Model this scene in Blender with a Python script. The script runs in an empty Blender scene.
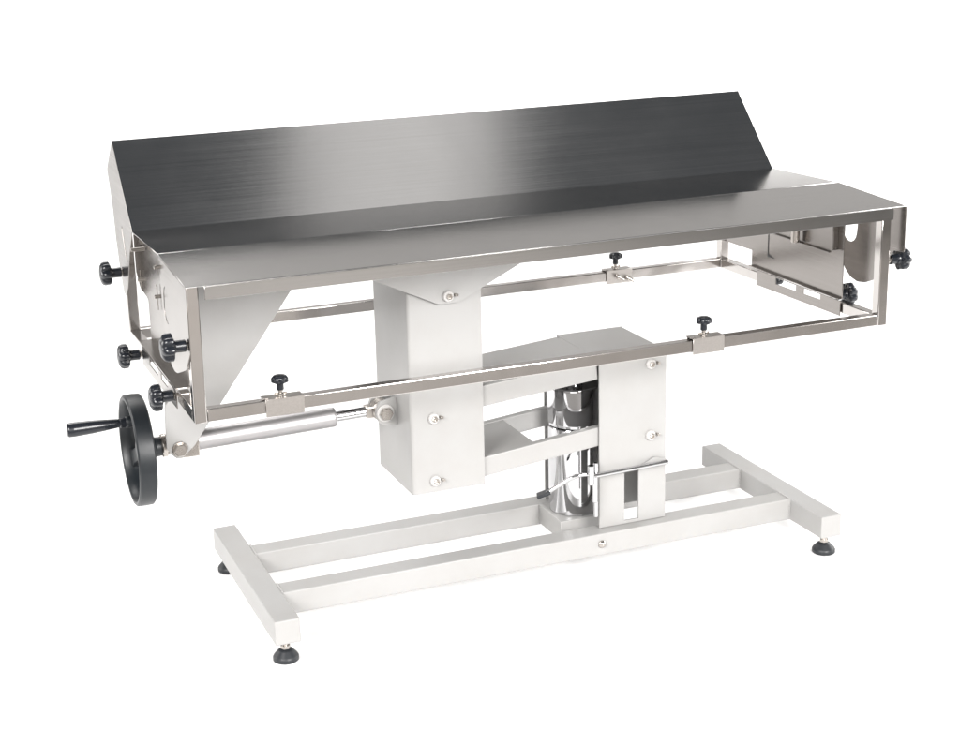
import bpy, bmesh, math
from mathutils import Vector, Matrix

S = bpy.context.scene
COL = S.collection
PI = math.pi

# ------------------------------------------------------------------ materials
def new_mat(name):
    m = bpy.data.materials.new(name); m.use_nodes = True
    nt = m.node_tree
    return m, nt, nt.nodes['Principled BSDF']

def N(nt, kind, **inp):
    n = nt.nodes.new(kind)
    for k, v in inp.items():
        n.inputs[k].default_value = v
    return n

def brushed(name, col, rough, stretch, aniso=0.0, bump=0.02, metallic=1.0, rvar=0.06, smudge=0.05, wave=0.10, wscale=4.0):
    """sheet steel with fine grain running along one axis, smudges and wiping marks"""
    m, nt, p = new_mat(name)
    tc = nt.nodes.new('ShaderNodeTexCoord')
    mp = nt.nodes.new('ShaderNodeMapping'); mp.inputs['Scale'].default_value = stretch
    nt.links.new(tc.outputs['Object'], mp.inputs['Vector'])
    g = N(nt, 'ShaderNodeTexNoise', Scale=1.0, Detail=3.0, Roughness=0.6)
    nt.links.new(mp.outputs['Vector'], g.inputs['Vector'])
    s = N(nt, 'ShaderNodeTexNoise', Scale=5.0, Detail=5.0, Roughness=0.62, Distortion=0.6)
    nt.links.new(tc.outputs['Object'], s.inputs['Vector'])
    # roughness = base + grain + smudges
    r1 = N(nt, 'ShaderNodeMapRange'); r1.inputs['To Min'].default_value = -rvar; r1.inputs['To Max'].default_value = rvar
    nt.links.new(g.outputs['Fac'], r1.inputs['Value'])
    r2 = N(nt, 'ShaderNodeMapRange'); r2.inputs['To Min'].default_value = rough - smudge; r2.inputs['To Max'].default_value = rough + smudge
    nt.links.new(s.outputs['Fac'], r2.inputs['Value'])
    ad = nt.nodes.new('ShaderNodeMath'); ad.operation = 'ADD'; ad.use_clamp = True
    nt.links.new(r1.outputs[0], ad.inputs[0]); nt.links.new(r2.outputs[0], ad.inputs[1])
    nt.links.new(ad.outputs[0], p.inputs['Roughness'])
    cr = nt.nodes.new('ShaderNodeValToRGB')
    cr.color_ramp.elements[0].position = 0.3; cr.color_ramp.elements[1].position = 0.7
    cr.color_ramp.elements[0].color = (col[0]*.93, col[1]*.925, col[2]*.92, 1)
    cr.color_ramp.elements[1].color = (min(1, col[0]*1.05), min(1, col[1]*1.05), min(1, col[2]*1.05), 1)
    nt.links.new(g.outputs['Fac'], cr.inputs['Fac'])
    nt.links.new(cr.outputs['Color'], p.inputs['Base Color'])
    p.inputs['Metallic'].default_value = metallic
    p.inputs['Anisotropic'].default_value = aniso
    if bump:
        b = N(nt, 'ShaderNodeBump', Strength=bump, Distance=0.0006)
        nt.links.new(g.outputs['Fac'], b.inputs['Height'])
        # slow waviness of thin sheet
        w = N(nt, 'ShaderNodeTexNoise', Scale=wscale, Detail=2.0)
        nt.links.new(tc.outputs['Object'], w.inputs['Vector'])
        b2 = N(nt, 'ShaderNodeBump', Strength=wave, Distance=0.002)
        nt.links.new(w.outputs['Fac'], b2.inputs['Height'])
        nt.links.new(b.outputs['Normal'], b2.inputs['Normal'])
        nt.links.new(b2.outputs['Normal'], p.inputs['Normal'])
    return m

def paint(name, col, rough=0.42):
    m, nt, p = new_mat(name)
    tc = nt.nodes.new('ShaderNodeTexCoord')
    o = N(nt, 'ShaderNodeTexNoise', Scale=420.0, Detail=2.0)      # orange peel of powder coat
    nt.links.new(tc.outputs['Object'], o.inputs['Vector'])
    b = N(nt, 'ShaderNodeBump', Strength=0.10, Distance=0.0006)
    nt.links.new(o.outputs['Fac'], b.inputs['Height'])
    nt.links.new(b.outputs['Normal'], p.inputs['Normal'])
    s = N(nt, 'ShaderNodeTexNoise', Scale=7.0, Detail=6.0, Roughness=0.65)
    nt.links.new(tc.outputs['Object'], s.inputs['Vector'])
    cr = nt.nodes.new('ShaderNodeValToRGB')
    cr.color_ramp.elements[0].position = 0.32; cr.color_ramp.elements[1].position = 0.6
    cr.color_ramp.elements[0].color = (col[0]*.95, col[1]*.94, col[2]*.925, 1)
    cr.color_ramp.elements[1].color = (*col, 1)
    nt.links.new(s.outputs['Fac'], cr.inputs['Fac'])
    nt.links.new(cr.outputs['Color'], p.inputs['Base Color'])
    p.inputs['Roughness'].default_value = rough; p.inputs['Specular IOR Level'].default_value = .35
    return m

def plain(name, col, rough, metallic=0.0, scale=60.0, var=0.05, bump=0.0):
    m, nt, p = new_mat(name)
    tc = nt.nodes.new('ShaderNodeTexCoord')
    n = N(nt, 'ShaderNodeTexNoise', Scale=scale, Detail=4.0)
    nt.links.new(tc.outputs['Object'], n.inputs['Vector'])
    r = N(nt, 'ShaderNodeMapRange'); r.inputs['To Min'].default_value = max(0, rough-var); r.inputs['To Max'].default_value = rough+var
    nt.links.new(n.outputs['Fac'], r.inputs['Value']); nt.links.new(r.outputs[0], p.inputs['Roughness'])
    p.inputs['Base Color'].default_value = (*col, 1); p.inputs['Metallic'].default_value = metallic
    if bump:
        b = N(nt, 'ShaderNodeBump', Strength=bump, Distance=0.0005)
        nt.links.new(n.outputs['Fac'], b.inputs['Height']); nt.links.new(b.outputs['Normal'], p.inputs['Normal'])
    return m

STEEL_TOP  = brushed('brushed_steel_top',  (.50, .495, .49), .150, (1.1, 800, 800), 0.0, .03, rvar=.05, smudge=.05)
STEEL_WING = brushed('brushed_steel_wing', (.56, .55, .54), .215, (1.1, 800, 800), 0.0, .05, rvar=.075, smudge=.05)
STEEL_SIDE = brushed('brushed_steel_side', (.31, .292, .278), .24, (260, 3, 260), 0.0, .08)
STEEL_TUBE = brushed('brushed_steel_tube', (.55, .528, .512), .14, (9, 9, 9), 0.0, .05, rvar=.05, smudge=.08, wave=1.0, wscale=7.0)
STEEL_CLAMP = brushed('satin_clamp_steel', (.46, .435, .415), .36, (300, 6, 300), 0.0, .03)
CHROME = plain('chrome', (.58, .58, .59), .05, 1.0, 8, .03)
BOLT   = plain('zinc_bolt', (.46, .43, .40), .28, 1.0, 40, .08)
ALU    = plain('satin_aluminium', (.44, .43, .435), .47, 1.0, 30, .06)
WHITE  = paint('white_powder_coat', (.322, .319, .315))
NYLON  = plain('white_washer_plastic', (.46, .45, .44), .45)
BLACK  = plain('black_plastic', (.010, .012, .016), .25, 0, 90, .08, .05)
BLACKW = plain('black_wheel_plastic', (.006, .0085, .011), .42, 0, 120, .06, .08)
RUBBER = plain('dark_foot_plastic', (.009, .011, .014), .46, 0, 80, .08, .1)
RECESS_SHADE    = plain('recess_shade', (.03, .03, .03), .6)  # dark colour that paints the shade of a recess in the right plate

# ------------------------------------------------------------------ mesh helpers
def link(name, mesh, mat, parent, smooth=False):
    o = bpy.data.objects.new(name, mesh); COL.objects.link(o)
    mesh.materials.clear(); mesh.materials.append(mat)
    if smooth: shade(mesh)
    if parent is not None: o.parent = parent
    return o

def shade(me, ang=38):
    bm = bmesh.new(); bm.from_mesh(me)
    for f in bm.faces:                 # broad flats stay flat, bends and turned surfaces are smooth
        nb = [g.calc_area() for e in f.edges for g in e.link_faces if g is not f]
        f.smooth = not (nb and f.calc_area() > 5*max(nb))
    lim = math.radians(ang)
    for e in bm.edges:
        e.smooth = len(e.link_faces) == 2 and e.calc_face_angle(0) < lim
    bm.to_mesh(me); bm.free()

def build(name, bm, mat, parent, ang=38):
    me = bpy.data.meshes.new(name)
    bmesh.ops.recalc_face_normals(bm, faces=bm.faces[:])
    bm.to_mesh(me); bm.free()
    shade(me, ang)
    return link(name, me, mat, parent)

def add_box(bm, p0, p1, bev=0.0, seg=2):
    x0, y0, z0 = p0; x1, y1, z1 = p1
    t = bmesh.new()
    bmesh.ops.create_cube(t, size=1.0)
    for v in t.verts:
        v.co = Vector(((x0+x1)/2 + v.co.x*(x1-x0), (y0+y1)/2 + v.co.y*(y1-y0), (z0+z1)/2 + v.co.z*(z1-z0)))
    if bev:
        bmesh.ops.bevel(t, geom=t.edges[:], offset=bev, segments=seg, affect='EDGES', profile=.5)
    merge(bm, t)

def merge(bm, t, mx=None):
    if mx is not None: bmesh.ops.transform(t, matrix=mx, verts=t.verts[:])
    me = bpy.data.meshes.new('tmp'); t.to_mesh(me); t.free()
    bm.from_mesh(me); bpy.data.meshes.remove(me)

def add_bar(bm, a, b, wy, wz, bev=.0015):
    """rectangular bar between two points in an x-z or y-z plane (b-a mostly along x or y)"""
    a, b = Vector(a), Vector(b); d = b-a; L = d.length
    t = bmesh.new(); bmesh.ops.create_cube(t, size=1.0)
    for v in t.verts: v.co = Vector((v.co.x*L, v.co.y*wy, v.co.z*wz))
    if bev: bmesh.ops.bevel(t, geom=t.edges[:], offset=bev, segments=2, affect='EDGES', profile=.5)
    X = d.normalized(); Z = Vector((0, 0, 1)); Y = Z.cross(X).normalized(); Z = X.cross(Y)
    mx = Matrix((X, Y, Z)).transposed().to_4x4(); mx.translation = (a+b)/2
    merge(bm, t, mx)

def axis_mx(origin, direction):
    q = Vector((0, 0, 1)).rotation_difference(Vector(direction).normalized())
    mx = q.to_matrix().to_4x4(); mx.translation = Vector(origin)
    return mx

def add_lathe(bm, prof, origin=(0, 0, 0), direction=(0, 0, 1), n=40, lobes=0, depth=0.0, squash=None):
    """prof: list of (r, h[, lobe_amount]); rings capped at both ends"""
    t = bmesh.new(); rings = []
    full = [prof[0]]
    for p, q in zip(prof, prof[1:]):       # holding rings so that chamfers do not shade the long walls
        d = math.hypot(q[0]-p[0], q[1]-p[1])
        if d > .004 and len(p) == 2 and len(q) == 2:
            for f in (.0007/d, 1-.0007/d): full.append((p[0]+(q[0]-p[0])*f, p[1]+(q[1]-p[1])*f))
        full.append(q)
    for q in full:
        r, h = q[0], q[1]; la = q[2] if len(q) > 2 else 0.0
        ring = []
        for i in range(n):
            a = 2*PI*i/n
            k = 1.0
            if lobes:
                c = .5+.5*math.cos(lobes*a)
                k = 1.0 - la*depth*(1 - c**.55)
            ring.append(t.verts.new((r*k*math.cos(a), r*k*math.sin(a), h)))
        rings.append(ring)
    for A, B in zip(rings, rings[1:]):
        for i in range(n):
            j = (i+1) % n
            t.faces.new((A[i], A[j], B[j], B[i]))
    t.faces.new(rings[0][::-1]); t.faces.new(rings[-1])
    merge(bm, t, axis_mx(origin, direction))

def add_cyl(bm, a, b, r, n=28, ch=0.0):
    a, b = Vector(a), Vector(b); L = (b-a).length
    if ch: prof = [(r-ch, 0), (r, ch), (r, L-ch), (r-ch, L)]
    else: prof = [(r, 0), (r, L)]
    add_lathe(bm, prof, a, b-a, n)

def add_hex(bm, a, b, r):
    add_cyl(bm, a, b, r, 6, r*.12)

def add_path(bm, pts, r, n=14):
    """round bar swept along smooth points"""
    P = [Vector(p) for p in pts]; t = bmesh.new(); rings = []
    up = Vector((0.13, .3, 1)).normalized()
    for i, p in enumerate(P):
        d = (P[min(i+1, len(P)-1)] - P[max(i-1, 0)]).normalized()
        u = d.cross(up).normalized(); w = d.cross(u)
        rings.append([t.verts.new(p + r*(math.cos(2*PI*k/n)*u + math.sin(2*PI*k/n)*w)) for k in range(n)])
    for A, B in zip(rings, rings[1:]):
        for k in range(n):
            j = (k+1) % n; t.faces.new((A[k], A[j], B[j], B[k]))
    t.faces.new(rings[0][::-1]); t.faces.new(rings[-1])
    merge(bm, t)

DG = []
def sheet(name, poly, holes, th, axis, pos, mat, parent, bev=0.0004):
    """flat plate cut to an outline, with holes; axis 'x': poly is (y,z), 'y': (x,z), 'z': (x,y); pos = centre of thickness"""
    cu = bpy.data.curves.new('tmp', 'CURVE'); cu.dimensions = '2D'; cu.fill_mode = 'BOTH'
    cu.extrude = th/2 - bev; cu.bevel_depth = bev; cu.bevel_resolution = 1; cu.offset = -bev
    for loop in [poly]+list(holes):
        sp = cu.splines.new('POLY'); sp.points.add(len(loop)-1); sp.use_cyclic_u = True
        for p, (a, b) in zip(sp.points, loop): p.co = (a, b, 0, 1)
    o = bpy.data.objects.new('tmp', cu); COL.objects.link(o)
    dg = bpy.context.evaluated_depsgraph_get(); dg.update()
    me = bpy.data.meshes.new_from_object(o.evaluated_get(dg)); me.name = name
    bpy.data.objects.remove(o); bpy.data.curves.remove(cu)
    for v in me.vertices:
        u, w, h = v.co
        if axis == 'x': v.co = (pos+h, u, w)
        elif axis == 'y': v.co = (u, pos-h, w)
        else: v.co = (u, w, pos+h)
    shade(me, 30)
    return link(name, me, mat, parent)

def rect(u0, v0, u1, v1): return [(u0, v0), (u1, v0), (u1, v1), (u0, v1)]
def slot(c, half_len, r, ang=PI/2, n=8):
    """rounded slot outline centred at c, along ang"""
    out = []
    for s, a0 in ((1, -PI/2), (-1, PI/2)):
        for i in range(n+1):
            a = a0 + PI*i/n
            x, y = s*half_len + r*math.cos(a), r*math.sin(a)
            out.append((c[0]+x*math.cos(ang)-y*math.sin(ang), c[1]+x*math.sin(ang)+y*math.cos(ang)))
    return out

def rounded(poly, r, n=6):
    """fillet every corner of a polygon (r: number or list)"""
    out = []; L = len(poly)
    for i in range(L):
        p = Vector(poly[i]); a = Vector(poly[i-1]); b = Vector(poly[(i+1) % L])
        rr = r[i] if isinstance(r, (list, tuple)) else r
        if rr <= 0: out.append(tuple(p)); continue
        da = (a-p); db = (b-p); la, lb = da.length, db.length
        da.normalize(); db.normalize()
        ang = da.angle(db); t = min(rr/math.tan(ang/2), la*.49, lb*.49)
        s, e = p+da*t, p+db*t
        for k in range(n+1):
            f = k/n
            q = (1-f)**2*s + 2*f*(1-f)*p + f*f*e
            out.append((q.x, q.y))
    return out

def rebase(o, origin):
    """put the object's origin where the part sits"""
    v = Vector(origin)
    o.data.transform(Matrix.Translation(-v)); o.location = v
    return o

# ------------------------------------------------------------------ the table
T = bpy.data.objects.new('veterinary_table', None); COL.objects.link(T)
T.empty_display_size = .1
T['label'] = 'stainless steel veterinary table with raised back wing, handwheel and white painted lifting base'
T['category'] = 'table'

H = 0.70; L = 1.30
HY = 0.437                     # rear hinge line
D1 = 0.210                     # front seam
PH = math.radians(45.8)        # rear wing angle
WL = 0.198                     # wing length
TH = 0.0014

# ---- top panels : folded steel sheets
def dz(y):       # the front wing hangs down a little from its seam
    if y >= HY: return 0.0
    if y < D1: return -.0042 + .0102*max(y, 0)/D1
    return .0060*max(0, HY-y)/(HY-D1)
def folded_panel(name, y0, y1, lip_front, lip_back, lip_x=(0.0, L), parent=T):
    bm = bmesh.new()
    add_box(bm, (0, y0, H-TH), (L, y1, H), .0006, 1)
    if lip_front: add_box(bm, (lip_x[0], y0, H-lip_front), (lip_x[1], y0+TH, H-TH-.0002), .0004, 1)
    if lip_back:  add_box(bm, (lip_x[0], y1-TH, H-lip_back), (lip_x[1], y1, H-TH-.0002), .0004, 1)
    for v in bm.verts: v.co.z += dz(min(max(v.co.y, y0), y1))
    return build(name, bm, STEEL_TOP, parent, 25)

front = folded_panel('front_top_panel', 0.0, D1-.0012, .0225, .014, (.0285, 1.2722))
centre = folded_panel('centre_top_panel', D1+.0012, HY+.0010, .014, .014, (.03, 1.27))
# rear wing, built in wing coordinates then rotated about the hinge
bm = bmesh.new()
add_box(bm, (0, -.0016, -TH), (L, WL, 0), .0003, 1)
add_box(bm, (.004, WL-TH, -.024), (L-.004, WL, -TH-.0002), .0004, 1)
add_box(bm, (.004, 0.0009, -.012), (L-.004, 0.0009+TH, -TH-.0002), .0004, 1)
MW = Matrix.Translation((0, HY, H)) @ Matrix.Rotation(PH, 4, 'X')
bmesh.ops.transform(bm, matrix=MW, verts=bm.verts[:])
rear = build('raised_back_wing', bm, STEEL_WING, T, 25)

# hinge tubes under the two seams
for y, pn in ((D1, front), (HY, rear)):
    bm = bmesh.new(); add_cyl(bm, (.012, y, H-.019), (L-.012, y, H-.019), .0042, 14)
    build('hinge_rod', bm, BOLT, pn)

# ---- wing flaps with their arc slots (same outline front and back, mirrored)
flap = [(.000, .000), (.000, -.094), (.003, -.103), (.042, -.141), (.085, -.158), (.112, -.168),
        (.135, -.1725), (.158, -.169), (.178, -.155), (.190, -.132), (.198, -.095), (.204, -.004), (.198, .0)]
flap = [(y, z-.0006) for y, z in flap]
flap = rounded(flap, [0, .01, .01, .02, .03, .03, .03, .02, .02, .02, .02, .0, 0], 4)
fslot = slot((.163, -.065), .010, .021, PI/2+.12, 8)
fslot = [(y, z-.004) for y, z in fslot]
flap_cut = [(.000, -.0006), (.000, -.083), (.030, -.087), (.060, -.128), (.088, -.158)] + [(y, z-.0006) for y, z in
            ((.112, -.168), (.135, -.1725), (.158, -.169), (.178, -.155), (.190, -.132), (.198, -.095), (.204, -.004), (.198, .0))]
flap_cut = rounded(flap_cut, [0, .004, .004, .02, .02, .03, .03, .03, .02, .02, .02, 0, 0], 4)
for x, fl in ((TH/2, flap), (L-TH/2, flap_cut)):
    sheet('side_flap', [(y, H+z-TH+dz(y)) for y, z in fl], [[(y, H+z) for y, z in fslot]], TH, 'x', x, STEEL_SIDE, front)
# the raised wing's flaps swing with it
wflap = [(.4375, .6975), (.5745, .8418), (.657, .779), (.641, .745), (.6285, .712), (.620, .655), (.602, .602), (.578, .560),
         (.556, .556), (.530, .578), (.478, .655), (.4440, .6900)]
wflap = rounded(wflap, [0, 0, .006, .03, .03, .04, .04, .015, .02, .03, .03, 0], 4)
wslot = slot((.5270, .6600), .0300, .0042, math.radians(66), 8)
for x in (TH/2, L-TH/2):
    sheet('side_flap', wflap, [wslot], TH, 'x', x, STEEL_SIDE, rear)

# ---- tubular frame carrying the top
FX0, FX1, FY, RY = .0034, 1.2818, .0182, .5676
TW = .0195; ZF, ZR = .4735, .4680      # underside of front / rear rails
frame = bpy.data.objects.new('steel_frame', None); COL.objects.link(frame); frame.parent = T
for xa in (FX0, FX1-TW):
    bm = bmesh.new(); add_box(bm, (xa, FY, ZF), (xa+TW, FY+TW, H-.0058), .0016)
    rebase(build('corner_post', bm, STEEL_TUBE, frame), (xa, FY, ZF))
    bm = bmesh.new(); add_box(bm, (xa, RY, ZR), (xa+TW, RY+TW, .668), .0016)
    rebase(build('corner_post', bm, STEEL_TUBE, frame), (xa, RY, ZR))
bm = bmesh.new(); add_box(bm, (FX0+TW+.0004, FY+.0006, ZF+.0008), (FX1-TW-.0004, FY+TW-.0006, ZF+.0215), .0016)
build('front_rail', bm, STEEL_TUBE, frame)
bm = bmesh.new(); add_box(bm, (FX0+TW+.0004, RY+.0006, ZR+.0008), (FX1-TW-.0004, RY+TW-.0006, ZR+.0210), .0016)
build('rear_rail', bm, STEEL_TUBE, frame)
# upper longitudinal bars under the top
bm = bmesh.new()
add_box(bm, (.03, .225, .655), (1.27, .245, .675), .0015); add_box(bm, (.03, .40, .655), (1.27, .42, .675), .0015)
build('upper_rail', bm, STEEL_TUBE, frame)
for xa in (FX0, FX1-TW):
    xc = xa+TW/2
    for (ya, yb) in ((FY+TW+.0004, .150), (.405, RY-.0004)):
        f = lambda y: .4828 + (.4785-.4828)*(y-FY)/(RY-FY)
        bm = bmesh.new(); add_bar(bm, (xc, ya, f(ya)), (xc, yb, f(yb)), TW-.001, .0200)
        build('end_rail', bm, STEEL_TUBE, frame)

# ---- end plates (fixed, carry the hinges) with straddling foot
def end_plate(right):
    x = 1.270 if right else .0235
    lipx = 1.2600 if right else -.0012
    bot = .4965
    if right:
        outl = [(.1400, bot), (.4570, bot), (.4570, .5285), (.566, .5275), (.566, .672), (.43, .680), (.1400, .680)]
        hole = []
    else:
        outl = [(.1400, bot), (.4590, bot), (.4590, .5690), (.4720, .5725), (.530, .5760), (.562, .600), (.562, .672), (.43, .680), (.1400, .680)]
        hole = []
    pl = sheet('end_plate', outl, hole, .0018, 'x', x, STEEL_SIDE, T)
    # flange bent over the rail + slotted clamp strip
    bm = bmesh.new()
    a, b = (x-.0095, x-.0011) if right else (lipx+.0010, x-.0011)
    add_box(bm, (min(a, b), .140, bot-.0004), (max(a, b), .457, bot+.0012), .0003, 1)
    build('bent_flange', bm, STEEL_SIDE, pl)
    z0 = .4575
    zs = bot-.0008
    strip = [(.131, z0+.009), (.418, z0+.004), (.418, zs), (.457, zs), (.457, zs), (.140, zs), (.131, zs)]
    strip = [(.131, z0+.009), (.420, z0+.006), (.420, zs), (.131, zs)]
    w1 = [(.196, .4835), (.252, .4825), (.252, .4938), (.196, .4938)]
    w2 = [(.279, .4820), (.352, .4808), (.352, .4938), (.279, .4938)]
    sheet('clamp_strip', strip, [w1, w2], .0018, 'x', lipx, STEEL_SIDE, pl)
    return pl
lp = end_plate(False); rp = end_plate(True)

# left end : slit pins seen on the outside of the plate
for (y, z, xo, sl) in ((.500, .598, .0225, .020), (.208, .6845, .0010, .012), (.345, .602, .0225, .024)):
    bm = bmesh.new()
    add_cyl(bm, (xo+.004, y, z), (xo-.0085, y, z), .0034, 18, .0006)
    pin = build('hinge_pin', bm, BOLT, lp)
    bm = bmesh.new()
    add_cyl(bm, (xo-.0032, y, z-sl), (xo-.0032, y, z+sl*.9), .0008, 10)
    build('cotter', bm, BOLT, pin)
bm = bmesh.new(); add_cyl(bm, (.02, .4365, .668), (-.004, .4365, .668), .0035, 16, .0005)
build('hinge_pin', bm, BOLT, lp)

# right end : channel and hanging pin on the inner side of the plate
bm = bmesh.new()
add_box(bm, (1.2560, .158, .588), (1.2574, .385, .676), .0004, 1)        # web of channel
add_box(bm, (1.2578, .158, .588), (1.2690, .385, .5896), .0004, 1)      # bottom
add_box(bm, (1.2578, .158, .5900), (1.2690, .1596, .676), .0004, 1)     # front cheek
add_box(bm, (1.2490, .160, .5840), (1.2558, .385, .5856), .0004, 1)     # lower lip
add_box(bm, (1.2544, .160, .5858), (1.2558, .385, .5876), .0003, 1)
chan = build('hinge_channel', bm, STEEL_SIDE, rp)
bm = bmesh.new(); add_cyl(bm, (1.2430, .262, .5850), (1.2430, .262, .668), .0082, 22, .001)
build('stop_pin', bm, BOLT, rp)
sheet('recess_shade_sheet', [(.3945, .640), (.3960, .640), (.3968, .5345), (.3975, .5270), (.3720, .5270), (.3950, .5335)], [], .0008, 'x', 1.26855, RECESS_SHADE, rp, .0002)  # dark sheet laid on the plate in place of a shaded cut recess

# ---- star knobs
def star_knob_mesh():
    bm = bmesh.new()
    add_lathe(bm, [(.0085, 0), (.0095, .001), (.0092, .016), (.0105, .0185), (.0190, .0195, .8), (.0222, .0215, 1), (.0226, .0300, 1),
                   (.0205, .0345, .9), (.0150, .0378, .4), (.0080, .0392), (.002, .0396)],
              n=84, lobes=7, depth=.20)
    me = bpy.data.meshes.new('star_knob')
    bmesh.ops.recalc_face_normals(bm, faces=bm.faces[:]); bm.to_mesh(me); bm.free(); shade(me, 40)
    return me
KNOB = star_knob_mesh(); KNOB.materials.append(BLACK)
def stud_mesh():
    bm = bmesh.new(); add_lathe(bm, [(.0036, -.014), (.0036, -.004), (.0065, -.0039), (.0065, -.0006), (.004, -.0003), (.004, .0)], n=20)
    me = bpy.data.meshes.new('stud'); bmesh.ops.recalc_face_normals(bm, faces=bm.faces[:]); bm.to_mesh(me); bm.free(); shade(me)
    return me
STUD = stud_mesh(); STUD.materials.append(BOLT)
def star_knob(pos, direction, roll=0.0, scale=1.0, parent=T):
    o = bpy.data.objects.new('star_knob', KNOB); COL.objects.link(o)
    o.matrix_local = axis_mx(pos, direction) @ Matrix.Rotation(roll, 4, 'Z') @ Matrix.Scale(scale, 4)
    o.parent = parent
    s = bpy.data.objects.new('stud', STUD); COL.objects.link(s); s.parent = o
    return o
star_knob((-.0015, .584, .597), (-1, 0, 0), .3)
star_knob((-.0015, .022, .6005), (-1, 0, 0), .1)
star_knob((-.0035, .441, .4765), (-1, 0, 0), .5)
star_knob((-.0035, .148, .4845), (-1, 0, 0), .0)
star_knob((1.3015, .045, .5885), (1, 0, 0), .2)
star_knob((1.2860, .180, .4930), (1, 0, 0), .6)
star_knob((1.2860, .432, .4760), (1, 0, 0), .1)

# ---- sliding clamps with T-knobs on the long rails
def rail_clamp(x0, x1, yf, zb, inside):
    e = bpy.data.objects.new('rail_clamp', None); COL.objects.link(e); e.parent = T
    e.location = (x0, yf, zb)
    y0, y1 = yf-.0022, yf+TW+.0022
    z0, z1 = zb-.0045, zb+.0240
    bm = bmesh.new()
    add_box(bm, (x0, y0, z0), (x1, y0+.0016, z1), .0004, 1)
    add_box(bm, (x0, y0+.0018, z1-.0016), (x1, y1-.0018, z1), .0003, 1)
    add_box(bm, (x0, y1-.0016, z0), (x1, y1, z1), .0004, 1)
    # turned-up ear at the left end
    add_box(bm, (x0-.0040, y0+.004, z1+.0002), (x0+.006, y1-.004, z1+.0016), .0003, 1)
    j = build('clamp_jacket', bm, STEEL_CLAMP, e); j.data.transform(Matrix.Translation((-x0, -yf, -zb)))
    xc = x0+(x1-x0)*.44
    bm = bmesh.new(); yc = yf+TW/2
    add_cyl(bm, (xc, yc, z1), (xc, yc, z1+.0110), .0030, 18)
    # wing nut below the knob
    add_lathe(bm, [(.0058, 0), (.0054, .004), (.0042, .0052)], (xc, yc, z1+.0005), (0, 0, 1), 20)
    for s in (-1, 1):
        add_bar(bm, (xc+s*.004, yc, z1+.003), (xc+s*.0098, yc, z1+.0062), .0018, .005, .0006)
    n = build('wing_nut', bm, BOLT, e); n.data.transform(Matrix.Translation((-x0, -yf, -zb)))
    k = star_knob((xc-x0, yc-yf, z1-zb+.0105), (0, 0, 1), .4, .62, e)
    if inside:
        bm = bmesh.new()
        for dx in (-.004, .020):
            c = Vector((xc+dx+.002, y0, zb+.010-dx*.25))
            add_cyl(bm, c, c+Vector((0, -.010, -.001)), .0046, 18, .0006)
            add_cyl(bm, c+Vector((-.006, -.006, .004)), c+Vector((.010, -.012, -.006)), .0030, 14, .0005)
        n = build('wing_nut', bm, BOLT, e); n.data.transform(Matrix.Translation((-x0, -yf, -zb)))
    return e
rail_clamp(.1160, .1785, FY, ZF, False)
rail_clamp(.8785, .9405, FY, ZF+.0015, False)
rail_clamp(.9900, 1.0490, RY, ZR, True)

# ---- white brackets hanging from the top
def bolt_set(x, y, z, parent, pin=True):
    bm = bmesh.new()
    add_lathe(bm, [(.0098, 0), (.0102, .0012), (.0098, .0045), (.0085, .0058)], (x, y, z), (0, -1, 0), 30)
    w = build('pivot_bolt', bm, NYLON, parent)
    bm = bmesh.new()
    add_lathe(bm, [(.0056, 0), (.0056, .0036), (.0046, .0044), (.0030, .0044), (.0030, .0020)], (x+.001, y-.0056, z), (0, -1, 0), 6)
    if pin: add_cyl(bm, (x+.0135, y+.0002, z+.0005), (x+.0150, y-.0085, z+.0012), .0030, 14, .0005)
    build('bolt_head', bm, BOLT, w)

BZ = .6745
for yb in (.2000, .4005):
    outl = [(.252, BZ), (.478, .5670), (.515, .5665), (.742, BZ)]
    b = sheet('tilt_bracket', rounded(outl, [0, .02, .02, 0], 6), [], .0040, 'y', yb, WHITE, T)
    if yb < .3: bolt_set(.4950, .1980, .5805, b)
for yg in (.2700, .3340):
    dx = (yg-.27)*.0
    outl = [(.030, BZ), (.030, .460), (.0030, .428), (.0005, .352), (.0200, .3265), (.0490, .352), (.2332, .6036), (.2830, BZ)]
    if yg > .3: outl[2:4] = [(.016, .428), (.013, .352)]
    outl = [(a+dx, c) for a, c in outl]
    g = sheet('actuator_bracket', rounded(outl, [0, .01, .01, .016, .022, .02, 0, 0], 6), [], .0050, 'y', yg, WHITE, T)
# cross plate between the two brackets
bm = bmesh.new(); add_box(bm, (.036, .2730, .640), (.040, .3310, .6735), .0005, 1)
build('bracket_web', bm, WHITE, T)

# ---- actuator and handwheel
AX0 = Vector((.0229, .302, .3487)); AX1 = Vector((.3990, .302, .3565))
ad = (AX1-AX0).normalized()
act = bpy.data.objects.new('tilt_actuator', None); COL.objects.link(act); act.parent = T
bm = bmesh.new()
p = lambda s: AX0 + ad*s
add_lathe(bm, [(.0155, 0), (.0180, .003), (.0180, .262), (.0170, .266), (.0120, .2662)], p(.022), ad, 40)
tube = build('actuator_tube', bm, ALU, act)
bm = bmesh.new()
add_cyl(bm, p(.286), p(.352), .0095, 28, .001)
build('actuator_rod', bm, CHROME, act)
bm = bmesh.new()
add_cyl(bm, AX1+Vector((0, .0130, 0)), AX1+Vector((0, -.0130, 0)), .0195, 36, .003)
add_box(bm, (AX1.x-.031, AX1.y-.011, AX1.z-.011), (AX1.x-.006, AX1.y+.011, AX1.z+.010), .002)
build('rod_eye', bm, BOLT, act)
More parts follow.
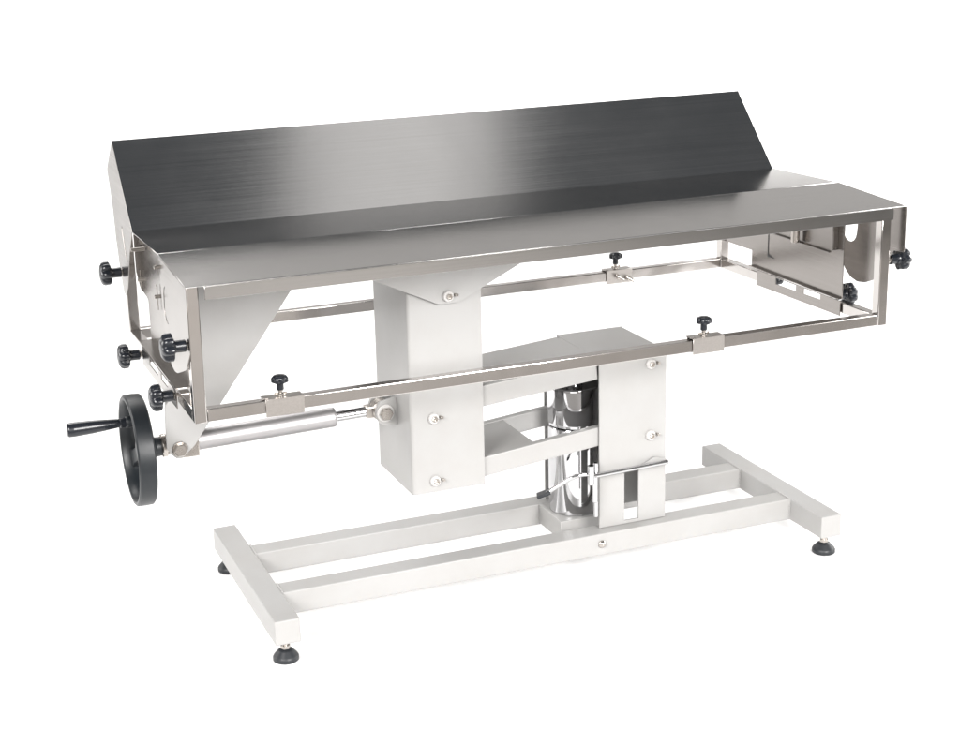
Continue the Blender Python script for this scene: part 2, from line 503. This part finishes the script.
# pivot at the handwheel end
bm = bmesh.new()
add_cyl(bm, (AX0.x, .2672, AX0.z+.001), (AX0.x, .2640, AX0.z+.001), .0135, 30, .0012)
add_hex(bm, (AX0.x, .2640, AX0.z+.001), (AX0.x, .2560, AX0.z+.001), .0118)
build('pivot_bolt', bm, BOLT, act)
bm = bmesh.new()
add_cyl(bm, p(-.026), p(-.016), .0205, 30, .0015)
add_cyl(bm, p(-.016), p(-.004), .0165, 30, .0012)
add_box(bm, (AX0.x-.006, .276, AX0.z-.020), (AX0.x+.036, .328, AX0.z+.020), .002)
add_cyl(bm, p(-.008), p(.0), .022, 6, .001)
build('actuator_collar', bm, BOLT, act)

# handwheel: rim, three spokes, hub; wheel axis along x
WC = Vector((-.0430, .302, .3475))
hw = bpy.data.objects.new('handwheel', None); COL.objects.link(hw); hw.parent = T; hw.location = WC
def loc(bm): bmesh.ops.translate(bm, vec=-WC, verts=bm.verts[:]); return bm
bm = bmesh.new()
t = bmesh.new(); n = 96; R = .0965
prof = [(R-.0175, -.0105), (R-.0160, -.0130), (R-.004, -.0138), (R, -.0105), (R+.0006, .000), (R, .0110), (R-.004, .0140), (R-.0120, .0135), (R-.0165, .009), (R-.0185, .0)]
prof = [(R-.0095, -.0125), (R-.0075, -.0148), (R-.003, -.0152), (R, -.0125), (R+.0006, .000), (R, .0125), (R-.003, .0152), (R-.0090, .0148), (R-.0115, .0100), (R-.0115, .0)]
rings = []
for i in range(n):
    a = 2*PI*i/n
    rings.append([t.verts.new((h, r*math.cos(a), r*math.sin(a))) for r, h in prof])
for i in range(n):
    A, B = rings[i], rings[(i+1) % n]
    for k in range(len(prof)):
        j = (k+1) % len(prof); t.faces.new((A[k], B[k], B[j], A[j]))
merge(bm, t)
build('rim', bm, BLACKW, hw)
for k in range(3):
    a = math.radians(62 + 120*k)
    bm = bmesh.new(); t = bmesh.new()
    secs = []
    for f, w, th, x in ((.012, .017, .007, .012), (.04, .0125, .006, .010), (.07, .0125, .006, .007), (.0885, .018, .006, .005)):
        secs.append([t.verts.new(q) for q in ((x-th, f, -w), (x-th, f, w), (x+th, f, w), (x+th, f, -w))])
    for A, B in zip(secs, secs[1:]):
        for i in range(4): t.faces.new((A[i], A[(i+1) % 4], B[(i+1) % 4], B[i]))
    t.faces.new(secs[0][::-1]); t.faces.new(secs[-1])
    bmesh.ops.recalc_face_normals(t, faces=t.faces[:])
    bmesh.ops.bevel(t, geom=t.edges[:], offset=.002, segments=2, affect='EDGES', profile=.5)
    merge(bm, t, Matrix.Rotation(a-PI/2, 4, 'X') @ Matrix.Rotation(0, 4, 'X'))
    build('spoke', bm, BLACKW, hw)
bm = bmesh.new()
add_lathe(bm, [(.012, -.002), (.019, .0), (.026, .010), (.0265, .015), (.0215, .020), (.0175, .030), (.0165, .0395), (.0150, .0405)], (0, 0, 0), (1, 0, 0), 40)
build('hub', bm, BLACKW, hw)
# revolving grip
gy, gz = .019, .046
bm = bmesh.new()
add_lathe(bm, [(.0065, 0), (.0085, .001), (.0085, .012), (.0070, .0135), (.0078, .018), (.0100, .040), (.0116, .062), (.0128, .092), (.0124, .1000), (.0105, .1025), (.004, .1030)],
          (-.0105, gy, gz), (-1, 0, 0), 32)
build('grip', bm, BLACK, hw)
bm = bmesh.new(); add_lathe(bm, [(.010, -.008), (.0105, .010), (.0095, .0135), (.008, .014)], (0, gy, gz), (-1, 0, 0), 28)
build('grip_boss', bm, BLACKW, hw)

# ---- hollow lift column
KX0, KX1, KY0, KY1, KZ = .4219, .5611, .2072, .3928, .2180
def shell_box(bm, x0, x1, y0, y1, z0, z1, th=.004, left=True, right=True, front=True, back=True, bev=.0012):
    if left:  add_box(bm, (x0, y0, z0), (x0+th, y1, z1), bev, 2)
    if right: add_box(bm, (x1-th, y0, z0), (x1, y1, z1), bev, 2)
    if front: add_box(bm, (x0+th*.2, y0, z0), (x1-th*.2, y0+th, z1), bev, 2)
    if back:  add_box(bm, (x0+th*.2, y1-th, z0), (x1-th*.2, y1, z1), bev, 2)
def u_channel(bm, x0, x1, y0, y1, z0, z1, th, r, open_side):
    """folded channel with rounded bends; open_side 'right', 'left', 'bottom_x'"""
    n = 5
    if open_side == 'right': cs = [(x1, y0), (x0, y0), (x0, y1), (x1, y1)]
    else: cs = [(x0, y1), (x1, y1), (x1, y0), (x0, y0)]
    def path(off):
        (ax, ay), (bx, by), (cx, cy), (dx, dy) = cs
        s = 1 if open_side == 'right' else -1
        bx2, cx2 = bx+s*off, cx+s*off
        if open_side == 'right': yb, yc = by+off, cy-off
        else: yb, yc = by-off, cy+off
        rr = max(r-off, .0004); out = [(ax, yb)]
        for (px, py, a0, sgy) in ((bx2, yb, 0, 1), (cx2, yc, 1, -1)):
            sy = (1 if open_side == 'right' else -1)*sgy
            ctr = (px+s*rr, py+sy*rr)
            for i in range(n+1):
                f = i/n*PI/2
                if a0 == 0: out.append((ctr[0]-s*rr*math.sin(f), ctr[1]-sy*rr*math.cos(f)))
                else: out.append((ctr[0]-s*rr*math.cos(f), ctr[1]-sy*rr*math.sin(f)))
        out.append((dx, yc)); return out
    loop = path(0) + path(th)[::-1]
    m = len(loop); A = [bm.verts.new((u, v, z0)) for u, v in loop]; B = [bm.verts.new((u, v, z1)) for u, v in loop]
    for i in range(m):
        j = (i+1) % m; bm.faces.new((A[i], A[j], B[j], B[i]))
    h = m//2
    for i in range(h-1):
        bm.faces.new((A[i], A[m-1-i], A[m-2-i], A[i+1])); bm.faces.new((B[i], B[i+1], B[m-2-i], B[m-1-i]))
bm = bmesh.new(); u_channel(bm, KX0, KX1, KY0, KY1, KZ, .640, .004, .006, 'right')
column = build('lift_column', bm, WHITE, T, 30)
bm = bmesh.new(); add_box(bm, (KX0+.0045, KY0+.0045, .634), (KX1-.004, KY1-.0045, .6385), .0004, 1)
build('column_cap', bm, WHITE, column)
bolt_set(.4645, KY0, .3580, column)
bolt_set(.4645, KY0, .2400, column)
# clevis for the actuator
for s in (-1, 1):
    yc = .302+s*.0205
    outl = rounded([(.4215, .383), (.388, .3775), (.3800, .3565), (.388, .336), (.4215, .331)], [0, .014, .02, .014, 0], 6)
    sheet('clevis', outl, [], .0075, 'y', yc, WHITE, column)
bm = bmesh.new()
yb = .302-.0243
add_cyl(bm, (AX1.x, yb+.0005, AX1.z), (AX1.x, yb-.0035, AX1.z), .0165, 34, .001)
w = build('clevis_washer', bm, NYLON, column)
bm = bmesh.new(); add_hex(bm, (AX1.x, yb-.0035, AX1.z), (AX1.x, yb-.0115, AX1.z), .0125)
build('bolt_head', bm, BOLT, column)

# ---- parallelogram arms
UZ = lambda x: .3825 + (x-.5611)*.085          # centre of the upper arm
bm = bmesh.new()
xa, xb = .445, .7915
add_bar(bm, (xa, .2190, UZ(xa)), (xb, .2190, UZ(xb)), .0110, .0390, .0015)
add_bar(bm, (xa, .3805, UZ(xa)), (xb, .3805, UZ(xb)), .0110, .0390, .0015)
up = build('upper_arm', bm, WHITE, T)
bm = bmesh.new(); xb2 = .7926
add_bar(bm, (.5630, .29975, UZ(.563)+.0186), (xb2, .29975, UZ(xb2)+.0193), .150, .0030, .0004)
build('arm_cover', bm, WHITE, up)
LZ = lambda x: .2478 + (x-.5611)*.098
bm = bmesh.new()
add_bar(bm, (.445, .2215, LZ(.445)), (.905, .2215, LZ(.905)), .0160, .0370, .0020)
add_bar(bm, (.445, .3780, LZ(.445)), (.905, .3780, LZ(.905)), .0160, .0370, .0020)
lo = build('lower_arm', bm, WHITE, T)
bm = bmesh.new(); add_bar(bm, (.563, .29975, LZ(.563)+.0155), (.668, .29975, LZ(.668)+.0155), .1400, .0030, .0004)
build('arm_cover', bm, WHITE, lo)

# ---- pedestal
UX0, UX1, UY0, UY1, UZ0 = .7930, .9330, .2075, .3920, .0895
ped = bpy.data.objects.new('pedestal', None); COL.objects.link(ped); ped.parent = T
ZT = .4235
sheet('front_plate', rect(UX0, UZ0, UX1, ZT), [rect(.8455, .0960, .8755, .1935)], .0040, 'y', UY0+.002, WHITE, ped, .0007)
sheet('back_plate', [(.7640, UZ0), (UX1, UZ0), (UX1, ZT), (UX0, ZT), (UX0, .40), (.7640, .360)], [], .0040, 'y', UY1-.002, WHITE, ped, .0007)
bm = bmesh.new(); add_box(bm, (UX1-.004, UY0+.0042, UZ0), (UX1-.0001, UY1-.0042, ZT-.0042), .0006, 1)
build('side_plate', bm, WHITE, ped)
bm = bmesh.new(); add_box(bm, (UX0, UY0+.0042, ZT-.0040), (UX1-.0002, UY1-.0042, ZT-.0002), .0006, 1)
build('top_plate', bm, WHITE, ped)
bolt_set(.8990, UY0, .4005, ped)
bolt_set(.8994, UY0, .2600, ped)
# stiffener seen through the slot
sheet('stiffener', [(.862, UZ0+.001), (.930, UZ0+.001), (.930, .235), (.862, .160)], [], .0040, 'y', .300, WHITE, ped)

# ---- hydraulic cylinder
hc = bpy.data.objects.new('hydraulic_cylinder', None); COL.objects.link(hc); hc.parent = T
CX, CY = .7975, .3250
bm = bmesh.new()
add_lathe(bm, [(.0495, .0895), (.0505, .091), (.0505, .262), (.0495, .2635)], (CX, CY, 0), (0, 0, 1), 64)
build('cylinder_barrel', bm, CHROME, hc)
bm = bmesh.new()
add_lathe(bm, [(.0465, .2640), (.0510, .2670), (.0525, .2720), (.0525, .3400), (.0517, .3430), (.0490, .3450), (.0330, .3460), (.0100, .3462)], (CX, CY, 0), (0, 0, 1), 64)
build('cylinder_cap', bm, CHROME, hc)
bm = bmesh.new(); add_cyl(bm, (CX, CY, .3464), (CX, CY, .372), .016, 30, .001)
build('piston_rod', bm, CHROME, hc)

# ---- foot pedal linkage
pd = bpy.data.objects.new('foot_pedal', None); COL.objects.link(pd); pd.parent = T
bm = bmesh.new()
add_cyl(bm, (.7690, .1950, .2020), (.9310, .1950, .2055), .0046, 20, .0008)
build('pedal_shaft', bm, CHROME, pd)
bm = bmesh.new()
outl = rounded([(.862, .1945), (.932, .2005), (.932, .2095), (.905, .2165)], [.003, .003, .003, .006], 4)
sheet('shaft_bracket', outl, [], .0050, 'y', .2042, WHITE, pd)
bm.free()
bm = bmesh.new()
add_cyl(bm, (.7690, .1950, .2240), (.7690, .1950, .186), .0062, 18, .001)
add_cyl(bm, (.7815, .2000, .2260), (.7815, .2000, .118), .0046, 18, .001)
add_cyl(bm, (.7770, .1950, .2020), (.7770, .1950, .150), .0055, 18, .001)
build('pump_link', bm, CHROME, pd)
def bez(p0, p1, p2, p3, n=22):
    p0, p1, p2, p3 = map(Vector, (p0, p1, p2, p3)); out = []
    for i in range(n+1):
        f = i/n; out.append((1-f)**3*p0+3*f*(1-f)**2*p1+3*f*f*(1-f)*p2+f**3*p3)
    return out
bm = bmesh.new()
add_path(bm, bez((.7690, .1960, .2060), (.7560, .1960, .2090), (.7400, .1990, .2080), (.7280, .2040, .2000))+[Vector((.690, .2200, .1735))], .0040)
build('pedal_lever', bm, CHROME, pd)
bm = bmesh.new()
add_bar(bm, (.6960, .2175, .1770), (.6730, .2270, .1675), .0220, .0060, .0015)
build('pedal_pad', bm, RUBBER, pd)

# ---- base frame
bf = bpy.data.objects.new('base_frame', None); COL.objects.link(bf); bf.parent = T
B0, B1, GZ = .0452, .0892, .0062       # GZ: level of the paper
for xa in (.1221, 1.1985):
    bm = bmesh.new(); add_box(bm, (xa, .0750, B0), (xa+.0442, .5250, B1), .0022, 3)
    rebase(build('cross_foot', bm, WHITE, bf), (xa, .075, B0))
for ya in (.1830, .3690):
    bm = bmesh.new(); add_box(bm, (.1658, ya, B0+.0004), (1.1990, ya+.0435, B1-.0005), .0022, 3)
    for xw, sg in ((.1666, 1), (1.1982, -1)):
        y0, y1, zt, zb = ya, ya+.0435, B1-.0005, B0+.001
        loop = [(y0, zb), (y0, zt), (y1, zt), (y1, zb)]
        for (ay, az), (by, bz) in zip(loop, loop[1:]):
            k = 14
            for i in range(k):                        # overlapping ripples of a hand weld
                f = (i+.5)/k
                c = Vector((xw+sg*.0006, ay+(by-ay)*f, az+(bz-az)*f))
                r = .0019 + .0005*math.sin(i*2.3+ya*90+xw*7)
                tb = bmesh.new(); bmesh.ops.create_uvsphere(tb, u_segments=8, v_segments=5, radius=r)
                merge(bm, tb, Matrix.Translation(c))
    rebase(build('long_rail', bm, WHITE, bf), (.1658, ya, B0))
bm = bmesh.new(); add_box(bm, (.7400, .2670, .050), (.8700, .3695, .0892), .0015, 2)
build('cylinder_mount', bm, WHITE, bf)
bm = bmesh.new()
add_lathe(bm, [(.0075, 0), (.0078, .002), (.0060, .0050), (.0030, .0065)], (.7856, .183, .0685), (0, -1, 0), 24)
build('rail_bolt', bm, BOLT, bf)
# levelling feet
bm = bmesh.new()
add_lathe(bm, [(.0200, .0), (.0222, .0016), (.0222, .0070), (.0205, .0102), (.0125, .0192), (.0085, .0212), (.0070, .0216)], n=44)
footm = bpy.data.meshes.new('levelling_foot'); bmesh.ops.recalc_face_normals(bm, faces=bm.faces[:]); bm.to_mesh(footm); bm.free(); shade(footm, 40); footm.materials.append(RUBBER)
bm = bmesh.new(); add_lathe(bm, [(.0050, .0212), (.0050, .0390)], n=20)
add_lathe(bm, [(.0085, .0222), (.0085, .0275)], n=6)
stm = bpy.data.meshes.new('foot_stem'); bmesh.ops.recalc_face_normals(bm, faces=bm.faces[:]); bm.to_mesh(stm); bm.free(); shade(stm); stm.materials.append(BOLT)
for (x, y) in ((.1442, .098), (.1442, .502), (1.2206, .098), (1.2206, .502)):
    o = bpy.data.objects.new('levelling_foot', footm); COL.objects.link(o); o.parent = bf; o.location = (x, y, GZ)
    s = bpy.data.objects.new('foot_stem', stm); COL.objects.link(s); s.parent = o

# ------------------------------------------------------------------ studio setting
A = Vector((.365, .931, 0)); Bv = Vector((.931, -.365, 0)); C0 = Vector((.70, .30, 0))
def P(a, b, z): return C0 + A*a + Bv*b + Vector((0, 0, z+GZ))

def plainwhite(name, col, rough=.9):
    m, nt, p = new_mat(name)
    tc = nt.nodes.new('ShaderNodeTexCoord')
    n = N(nt, 'ShaderNodeTexNoise', Scale=3.0, Detail=3.0); nt.links.new(tc.outputs['Object'], n.inputs['Vector'])
    cr = nt.nodes.new('ShaderNodeValToRGB')
    cr.color_ramp.elements[0].color = (*[c*.985 for c in col], 1); cr.color_ramp.elements[1].color = (*col, 1)
    nt.links.new(n.outputs['Fac'], cr.inputs['Fac']); nt.links.new(cr.outputs['Color'], p.inputs['Base Color'])
    p.inputs['Roughness'].default_value = rough; p.inputs['Specular IOR Level'].default_value = .1
    return m
PAPER = plainwhite('white_sweep_paper', (.95, .95, .95))
FLOORM = plainwhite('grey_studio_floor', (.20, .19, .18), .7)

# white paper sweep: floor part, bend and upright part in one continuous sheet
prof = [(-.80, 0), (0, 0), (2.6, 0)]
for i in range(1, 13):
    f = i/12*PI/2; prof.append((2.6+.8*math.sin(f), .8-.8*math.cos(f)))
prof.append((3.4, 1.06))
bm = bmesh.new(); rows = []
for a, z in prof:
    rows.append([bm.verts.new(P(a, b, z)) for b in (-3.2, 3.2)])
for R0, R1 in zip(rows, rows[1:]): bm.faces.new((R0[0], R0[1], R1[1], R1[0]))
sw = build('backdrop', bm, PAPER, None, 60); sw['kind'] = 'structure'
bm = bmesh.new()
vs = [bm.verts.new(P(a, b, -.004)) for a, b in ((-9, -9), (-9, 9), (9, 9), (9, -9))]; bm.faces.new(vs)
fl = build('floor', bm, FLOORM, None); fl['kind'] = 'structure'

# ------------------------------------------------------------------ light
w = bpy.data.worlds.new('World'); S.world = w; w.use_nodes = True
nt = w.node_tree; bg = nt.nodes['Background']
tc = nt.nodes.new('ShaderNodeTexCoord'); sx = nt.nodes.new('ShaderNodeSeparateXYZ')
nt.links.new(tc.outputs['Generated'], sx.inputs[0])
mr = N(nt, 'ShaderNodeMapRange'); mr.inputs['From Min'].default_value = -1; mr.inputs['From Max'].default_value = 1
nt.links.new(sx.outputs['Z'], mr.inputs['Value'])
cr = nt.nodes.new('ShaderNodeValToRGB'); e = cr.color_ramp.elements
e[0].position = .0; e[0].color = (.22, .205, .19, 1)
e[1].position = 1.0; e[1].color = (.126, .138, .152, 1)
for pos, c in ((.50, (.42, .395, .37)), (.53, (.95, .92, .89)), (.66, (.95, .92, .89)), (.76, (.30, .29, .28)), (.84, (.128, .138, .150))):
    k = e.new(pos); k.color = (*c, 1)
nt.links.new(mr.outputs[0], cr.inputs['Fac']); nt.links.new(cr.outputs['Color'], bg.inputs['Color'])
bg.inputs['Strength'].default_value = .64

def area(name, pos, target, sx, sy, power, col=(1, .985, .97), spread=PI):
    l = bpy.data.lights.new(name, 'AREA'); l.shape = 'RECTANGLE'; l.size = sx; l.size_y = sy
    l.energy = power; l.color = col; l.spread = spread
    o = bpy.data.objects.new(name, l); COL.objects.link(o)
    pos, target = Vector(pos), Vector(target)
    o.location = pos; o.rotation_euler = (target-pos).to_track_quat('-Z', 'Y').to_euler()
    return o
# strip softbox over the table (the bright band in the raised wing)
sb = area('strip_softbox', (1.215, -.05, 2.75), (1.215, .0, 0), .72, 1.6, 3.3)
sb.rotation_euler = (0, 0, 0)
area('overhead_softbox', P(1.9, -1.5, 2.7), P(1.2, -.6, 0), 2.4, 1.2, 70)
area('left_softbox', P(.3, -3.4, .9), P(.3, 0, .1), 1.6, 1.2, 44)
area('right_softbox', P(.0, 3.4, .7), P(.3, 0, .1), 1.6, 1.0, 36)
area('back_added_light', P(1.7, 2.9, 1.5), P(.7, .5, 0), 1.4, 1.2, 95)  # unseen lamp added to whiten the paper at right and under the table
area('low_added_light', P(-3.4, -.3, .55), P(0, 0, .2), 1.6, .6, 6)  # unseen lamp added low in front to lift the shaded pedestal back plate
area('key_softbox', P(-3.2, -1.8, 2.1), P(0, 0, .3), 1.4, 1.4, 178)
area('fill_softbox', P(-3.2, 1.7, 1.7), P(0, 0, .3), 1.4, 1.4, 214)

# ------------------------------------------------------------------ camera
cam = bpy.data.cameras.new('camera'); co = bpy.data.objects.new('camera', cam); COL.objects.link(co)
co.location = (-.44877, -2.27295, 1.24885)
co.rotation_euler = (1.299224, .027183, -.373425)
cam.sensor_width = 36.0; cam.lens = 1569.975*36/960
cam.shift_x = (480-450.187)/960; cam.shift_y = (333.420-365)/960
cam.clip_end = 200; cam.clip_start = .05
S.camera = co
vs_ = S.view_settings; vs_.view_transform = 'Standard'; vs_.look = 'None'; vs_.exposure = 0; vs_.gamma = 1
S.render.resolution_x = 1024; S.render.resolution_y = 779
S.cycles.max_bounces = 10; S.cycles.glossy_bounces = 6
